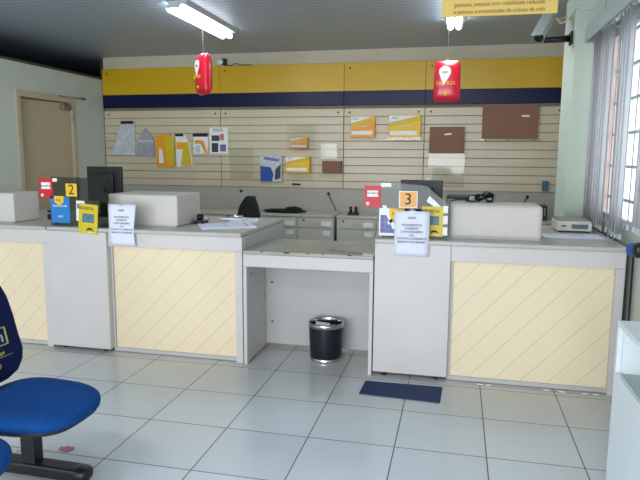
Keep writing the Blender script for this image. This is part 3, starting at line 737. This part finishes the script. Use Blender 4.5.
# cable with blue plug at the end of the counter
m = MB(); m.blob((3.40, -.56, 1.035), (.04, .05, .045), 'ink_blue', .8); m.blob((3.41, -.63, 1.045), (.035, .045, .05), 'black_plastic', .8)
m.tube([(3.41, -.53, 1.03), (3.425, -.475, .95), (3.43, -.465, .5), (3.43, -.465, 0.01)], .007, 'black_plastic', 6)
tag(m.build('power_plug'), 'blue and black plug with a dark cable down the wall beyond the right counter', 'plug')

# security camera on the column
t = thing('security_camera', 'grey bullet security camera on a black arm fixed to the column', 'camera', (3.0, 1.25, 2.6))
p0 = Vector((2.935, 1.02, 2.652)); p1 = Vector((3.06, 1.28, 2.90))
m = MB(); m.cyl(p0, p1, .046, 'cam_grey', n=24); dd = (p1-p0).normalized()
m.X = Matrix.Translation(p0+Vector((0, 0, .02))) @ dd.to_track_quat('Y', 'Z').to_matrix().to_4x4(); m.box(-.05, .05, -.05, .30, .024, .036, 'cam_grey', bev=.006); m.build('housing', t)
m = MB(); m.cyl(p0-dd*.012, p0+dd*.004, .04, 'black_gloss', n=24); m.build('lens', t)
m = MB(); m.cyl((2.99, 1.14, 2.645), (3.21, 1.14, 2.655), .022, 'black_plastic', r1=.03); m.box(3.205, 3.224, 1.08, 1.2, 2.6, 2.71, 'black_plastic', bev=.005)
m.cyl((2.995, 1.14, 2.65), (2.995, 1.14, 2.74), .02, 'black_plastic'); m.build('arm', t)
m = MB(); m.tube([(3.03, 1.28, 2.93), (3.10, 1.28, 2.86), (3.13, 1.2, 2.80), (3.17, 1.15, 2.80), (3.2, 1.05, 2.86), (3.215, .985, 2.885), (3.3, .985, 2.87), (3.38, .985, 2.875), (3.42, .985, 2.95), (3.44, .985, 3.02)], .01, 'frame_white', 6)
m.tube([(3.05, 1.28, 2.90), (3.12, 1.22, 2.84), (3.17, 1.15, 2.84), (3.205, 1.05, 2.85)], .006, 'text_yellow', 6); m.build('wire', t)

# ------------------------------------------------------------------ ceiling lamps
def lamp(x, y0, y1, label, off=0):
    t = thing('ceiling_lamp', label, 'lamp', (x, (y0+y1)/2, 2.93), 'fluorescent ceiling lamps')
    m = MB(); m.prism([(x-.10+off, H-.001), (x+.12+off, H-.001), (x+.08+off, H-.035), (x-.08+off, H-.035)], y0, y1, 'lamp_body'); m.build('housing', t)
    for dx in (-.043, .043):
        m = MB(); m.cyl((x+dx, y0+.02, 2.983), (x+dx, y1-.005, 2.983), .030, 'tube_light', n=16); m.build('tube', t)
    for y_ in (y0+.012, y1-.012): bx('lamp_holder', t, x-.07, x+.07, y_-.008, y_+.008, 2.985, 3.016, 'lamp_body', bev=.004)
lamp(-.385, .74, 2.10, 'bright twin tube ceiling lamp above the middle counter, beside the left hanging red sign', .04)
lamp(2.197, .74, 2.10, 'bright twin tube ceiling lamp partly behind the hanging yellow sign')
# hanging signs
def hanging(cx, cy, z0, z1, hw, hd, rz, label):
    t = thing('inflatable_sign', label, 'hanging sign', (cx, cy, z0), 'red inflatable signs hung from the lamps')
    X = Matrix.Translation((cx, cy, 0)) @ Matrix.Rotation(rz, 4, 'Z'); h_ = z1-z0
    m = MB(); m.X = X; rings = []; n = 36
    for j in range(17):
        u = j/16; z = z0+h_*u; f = (1-abs(2*u-1)**5)**.35 if 0 < u < 1 else .12
        g = (1-abs(2*u-1)**5)**.5 if 0 < u < 1 else .05
        ww = hw*(.86+.14*f)*(1.03-.07*u) if 0 < u < 1 else hw*.80
        rings.append([(ww*math.copysign(abs(math.cos(a))**.8, math.cos(a)), max(hd*g, .006)*math.copysign(abs(math.sin(a))**.55, math.sin(a)), z) for a in [2*PI*k/n for k in range(n)]])
    m.loft(rings, 'red_vinyl'); m.build('inflated_body', t)
    yy = -hd-.001
    m = MB(); m.X = X; c = (-.02, z0+h_*.72); pin = []
    for k in range(20):
        a = math.radians(-30+240*k/19); pin.append((c[0]+.055*math.cos(a), c[1]+.055*math.sin(a)))
    pin.append((c[0]-.012, c[1]-.13)); m.prism(pin, yy, yy+.012, 'white'); m.build('pin_mark', t)
    m = MB(); m.X = X; m.text('aqui', .035, (c[0], yy-.001, c[1]), 'ink'); m.text('RECARGA', .05, (-.012, yy-.003, z0+h_*.44), 'text_yellow', sx=.8)
    m.cyl((-.01, yy-.002, z0+h_*.18), (-.01, yy+.012, z0+h_*.18), .017, 'text_yellow', n=8); m.build('lettering', t)
    m = MB(); m.cyl((cx, cy, z1-.005), (cx, cy, 2.955), .0012, 'grey_plastic', n=6); m.box(cx-.02, cx+.02, cy-.004, cy+.004, z1-.012, z1+.01, 'white'); m.build('thread', t)
hanging(2.157, 1.3, 2.135, 2.515, .125, .06, 0, 'red inflatable sign facing front, hung below the yellow sign on the right')
hanging(-.33, 1.3, 2.24, 2.65, .128, .065, math.radians(-42), 'red inflatable sign turned edge-on, hung from the left ceiling lamp')
t = thing('notice_board', 'yellow priority notice board hanging from the ceiling at the top', 'hanging sign', (2.51, -.45, 2.535))
X = Matrix.Translation((2.51, -.45, 0)) @ Matrix.Rotation(math.radians(1), 4, 'Z')
m = MB(); m.X = X; m.box(-.365, .365, 0, .012, 2.533, 2.83, 'sign_yellow', bev=.002); m.build('board', t)
m = MB(); m.X = X
for z, s_ in ((2.755, 'ATENDIMENTO PREFERENCIAL'), (2.70, 'Idosos a partir de 60 anos,'), (2.655, 'Atendimento ao cliente especial,'), (2.607, 'gestante, pessoas com mobilidade reduzida'), (2.562, 'e pessoas acompanhadas de criança de colo')):
    m.text(s_, .037, (0, -.002, z), 'ink_brown', sx=.88)
m.build('printed_text', t)
m = MB()
for x in (2.2, 2.82): m.cyl((x, -.445, 2.82), (x, -.445, H), .002, 'steel', n=6)
m.build('hanging_wire', t)

# ------------------------------------------------------------------ bin, mat, litter
t = thing('waste_bin', 'round black waste bin with chrome rims under the low desk', 'bin', (1.31, -.145, 0))
c = (1.31, -.145, 0)
m = MB(); m.lathe([(.0, .012), (.122, .012), (.126, .03), (.139, .285), (.139, .30), (.133, .30), (.133, .285), (.120, .03), (.0, .03)], c, 'bin_black'); m.build('bucket', t)
m = MB(); m.lathe([(.137, .275), (.143, .278), (.1435, .305), (.138, .312), (.132, .306), (.132, .28)], c, 'chrome'); m.build('top_rim', t)
m = MB(); m.lathe([(.0, .0), (.126, .0), (.1285, .004), (.1285, .026), (.124, .03)], c, 'chrome'); m.build('bottom_rim', t)
m = MB(); m.X = Matrix.Translation((1.285, -.17, .268)) @ Matrix.Rotation(.5, 4, 'X') @ Matrix.Rotation(.1, 4, 'Y'); m.box(-.06, .055, -.045, .05, -.002, .002, 'white'); m.X = Matrix.Identity(4)
tag(m.build('crumpled_paper'), 'flat piece of white waste paper inside the bin', 'paper')
m = MB(); m.blob((1.375, -.16, .268), (.028, .025, .02), 'white', 1, 12, 8, .15); m.blob((1.31, -.1, .235), (.09, .07, .03), 'grey_plastic', 1, 16, 8, .12)
tag(m.build('crumpled_paper'), 'crumpled ball of waste paper at the right inside the bin', 'paper')
m = MB(); m.prism([(1.686, -.80), (2.232, -.828), (2.24, -.552), (1.694, -.560)], .001, .009, 'mat_blue', axis='z', bev=.002); tag(m.build('floor_mat'), 'dark blue rectangular foot mat on the tiles before the number 3 counter', 'mat')
m = MB()
for k in range(4): m.X = Matrix.Translation((.226+.012*k, -1.967+.01*(k % 2), .008)) @ Matrix.Rotation(k*1.1, 4, 'Z') @ Matrix.Rotation(.5-.3*k, 4, 'X'); m.box(-.022, .022, -.012, .012, -.001, .001, 'pink')
m.X = Matrix.Identity(4); tag(m.build('candy_wrapper'), 'small crumpled pink wrapper on the floor by the blue seats', 'litter')
m = MB()
for x in (2.5, 2.56, 2.95, 3.05, 3.2, 3.27): m.X = Matrix.Translation((x, -.43+random.uniform(-.01, .01), .006)) @ Matrix.Rotation(random.uniform(-.6, .6), 4, 'Z'); m.box(-.02, .02, -.008, .008, -.002, .003, 'white')
m.X = Matrix.Translation((2.83, -.43, .002)); m.box(-.5, .49, -.012, .012, -.001, .001, 'acrylic_clear')
m.X = Matrix.Identity(4); tag(m.build('adhesive_tape'), 'torn strip of clear tape with white bits along the right counter base', 'tape')
m = MB(); m.X = Matrix.Translation((1.95, -.475, .002)); m.box(-.2, .24, -.01, .01, -.001, .004, 'grey_plastic'); m.X = Matrix.Identity(4)
tag(m.build('adhesive_tape'), 'grey tape strip on the floor between the blue mat and the counter', 'tape')

# ------------------------------------------------------------------ white display unit at lower right
t = thing('display_unit', 'white open fronted display unit at the lower right photo edge', 'shelving', (3.2, -2.7, 0))
x0, x1, y0, y1 = 3.0, 3.44, -3.6, -1.9
bx('front_panel', t, x0, x0+.02, y0, y1, 0, .68, 'shelf_white', bev=.003)
bx('end_panel', t, x0+.021, x1, y1-.02, y1, 0, .885, 'shelf_white', bev=.002); bx('end_panel', t, x0+.021, x1, y0, y0+.02, 0, .885, 'shelf_white', bev=.002)
bx('top', t, x0, x1, y0, y1, .886, .91, 'shelf_white', bev=.003)
bx('back_panel', t, x1-.012, x1, y0+.021, y1-.021, 0, .885, 'shelf_white'); bx('shelf', t, x0+.021, x1-.013, y0+.021, y1-.021, .655, .675, 'shelf_green_grey')
bx('corner_post', t, x0, x0+.02, y1-.025, y1, .681, .885, 'shelf_white')

# ------------------------------------------------------------------ blue beam seating
t = thing('beam_seating', 'row of blue upholstered seats on a black beam at the lower left', 'bench', (.45, -2.43, 0))
B = Matrix.Translation((.45, -2.43, 0)) @ Matrix.Rotation(math.radians(-1), 4, 'Z')
def outline(cx, cy, a, b, n=40, e=.62, taper=0):
    out = []
    for k in range(n):
        t_ = 2*PI*k/n; ca = math.copysign(abs(math.cos(t_))**e, math.cos(t_)); sa = math.copysign(abs(math.sin(t_))**e, math.sin(t_))
        out.append((cx+a*ca, cy+b*sa*(1-taper*ca)))
    return out
for s_ in range(3):
    cy = -.575*s_
    m = MB(); m.X = B; rings = []
    for sc, z in ((.90, .455), (.985, .462), (1.0, .478), (.99, .494), (.93, .507), (.78, .513), (.5, .512), (.2, .510), (.02, .509)):
        rings.append([(x, y, z-.028*max(0, x/.29)**3-.0*abs(y)) for x, y in [(p_[0]*1, p_[1]) for p_ in [(q[0]*sc, cy+(q[1]-cy)*sc) for q in outline(-.02, cy, .275, .258, taper=.10)]]])
    m.loft(rings, 'blue_fabric'); m.build('seat', t)
    m = MB(); m.X = B; rings = []
    for sc, z in ((.7, .428), (.9, .436), (.955, .448), (.955, .46)): rings.append([(q[0]*sc, cy+(q[1]-cy)*sc, z-.028*max(0, q[0]*sc/.29)**3) for q in outline(-.02, cy, .275, .258, taper=.10)])
    m.loft(rings, 'black_plastic'); m.build('seat_shell', t)
    # backrest: outline in local YZ, tilted back
    prof = [(0, .515), (.15, .52), (.24, .545), (.29, .59), (.31, .64), (.30, .71), (.285, .79), (.26, .87), (.215, .94), (.15, 1.0), (.07, 1.035), (0, 1.045)]
    def ring_at(sc, dx):
        pts = [(yy*sc, .78+(zz-.78)*sc) for yy, zz in prof]; full = pts + [(-yy, zz) for yy, zz in pts[-2:0:-1]]; full = [(yy*.78, zz) for yy, zz in full]; full = [(yy*(1.02+.16*max(0, zz-.72)/.3), zz+.01 if zz < .66 else .67+(zz-.66)*1.2) for yy, zz in full]
        return [(-.26-(zz-.5)*.20+dx-.5*(yy**2)*-1*.5, cy+yy, zz) for yy, zz in full]
    m = MB(); m.X = B; m.loft([ring_at(.93, -.03), ring_at(.99, -.022), ring_at(1, 0), ring_at(.98, .014), ring_at(.9, .022), ring_at(.5, .022), ring_at(.05, .022)], 'navy_fabric'); bk = m.build('backrest', t)
    m = MB(); m.X = B @ Matrix.Translation((-.26+.052, cy, .04)); 
    def T(body, size, y_, z_, mt, sx=1):
        R_ = Matrix.Rotation(math.radians(-11.3), 4, 'Y') @ Matrix.Rotation(PI/2, 4, 'Z') @ Matrix.Rotation(PI/2, 4, 'X')
        m.text(body, size, (-.037-(z_-.5)*.20+.0+.25*y_*y_*1.0+.002, y_, z_), mt, face=R_, sx=sx, depth=.004)
    T('CARTÃO', .065, .0, .785, 'text_olive'); T('fin', .085, .095, .70, 'text_grey'); T('solicite aqui', .026, .06, .625, 'text_olive'); T('o', .06, .07, .575, 'text_olive')
    Rq = Matrix.Rotation(math.radians(-11.3), 4, 'Y')
    for ya, yb, za, zb in ((.035, .155, .738, .744), (.035, .155, .658, .664), (.035, .042, .66, .74), (.148, .155, .66, .74), (-.03, .17, .606, .608)):
        b_ = (ya+yb)/2; zc = (za+zb)/2; m.box(-.036-(zc-.5)*.20+.25*b_*b_-.001, -.036-(zc-.5)*.20+.25*b_*b_+.005, ya, yb, za, zb, 'text_olive', rot=Rq.to_3x3())
    m.build('backrest_print', t)
    m = MB(); m.X = B; m.box(-.26, -.22, cy-.03, cy+.03, .40, .62, 'black_plastic'); m.box(-.26, .1, cy-.05, cy+.05, .412, .432, 'black_plastic'); m.build('seat_bracket', t)
m = MB(); m.X = B; m.box(-.235, -.165, -1.45, .27, .35, .41, 'black_plastic', bev=.008); m.build('beam', t)
for yy in (.205, -1.36):
    m = MB(); m.X = B; m.box(-.255, -.175, yy-.035, yy+.035, .07, .355, 'black_plastic', bev=.008); m.build('leg', t)
    m = MB(); m.X = B; m.box(-.50, .07, yy-.045, yy+.045, .012, .075, 'black_plastic', bev=.012)
    m.blob((.07, yy, .045), (.05, .05, .038), 'black_plastic', .8); m.blob((-.5, yy, .045), (.05, .05, .038), 'black_plastic', .8); m.build('foot', t)
    m = MB(); m.X = B
    for x in (.08, -.49): m.cyl((x, yy, 0), (x, yy, .014), .025, 'charcoal', n=12)
    m.build('foot_pad', t)

# ------------------------------------------------------------------ lights
def area(name, loc, rot, sx, sy, e, col, spread=None):
    l = bpy.data.lights.new(name, 'AREA'); l.shape = 'RECTANGLE'; l.size = sx*K; l.size_y = sy*K; l.energy = e; l.color = col
    o = bpy.data.objects.new(name, l); C.objects.link(o); o.location = loc; o.rotation_euler = rot
    return o
area('daylight_entrance', (.45, FY+.02, 1.4), (PI/2, 0, 0), 5.2, 2.6, 235, (.90, .95, 1.0))
area('lamp_glow', (-.32, 1.41, 2.94), (0, 0, 0), .2, 1.3, 9, (.93, .97, 1))
area('lamp_glow', (2.195, 1.41, 2.94), (0, 0, 0), .2, 1.3, 8, (.93, .97, 1))
area('overhead_area', (.3, -4.5, 3.0), (0, 0, 0), 1.2, .3, 35, (.95, .97, 1))  # unseen area light under the ceiling, without a lamp body
wd = bpy.data.worlds.new('sky'); bpy.context.scene.world = wd; wd.use_nodes = True
bg = wd.node_tree.nodes['Background']; bg.inputs[0].default_value = (.86, .92, 1, 1); bg.inputs[1].default_value = 2.6

# ------------------------------------------------------------------ camera
cam = bpy.data.cameras.new('camera'); co = bpy.data.objects.new('camera', cam); C.objects.link(co)
cam.sensor_width = 36; cam.lens = 599.6*36/640; cam.clip_start = .05
pitch, roll, yaw = .13937, .006879, .224246
cp, sp, cy_, sy_ = math.cos(pitch), math.sin(pitch), math.cos(yaw), math.sin(yaw)
fw = Vector((-sy_*cp, cy_*cp, -sp)); rt = Vector((cy_, sy_, 0)); up = rt.cross(fw)
c_, s_ = math.cos(roll), math.sin(roll); r2 = rt*c_+up*s_; u2 = -rt*s_+up*c_
Rm = Matrix((r2, u2, -fw)).transposed()
co.rotation_euler = Rm.to_euler(); co.location = (2.2914, -4.688, 1.6156)
bpy.context.scene.camera = co

# bake to real size
for me in bpy.data.meshes: me.transform(Matrix.Scale(K, 4))
for o in bpy.data.objects: o.location = o.location*K
sc = bpy.context.scene
sc.view_settings.view_transform = 'Standard'; sc.view_settings.look = 'None'; sc.view_settings.exposure = -.1
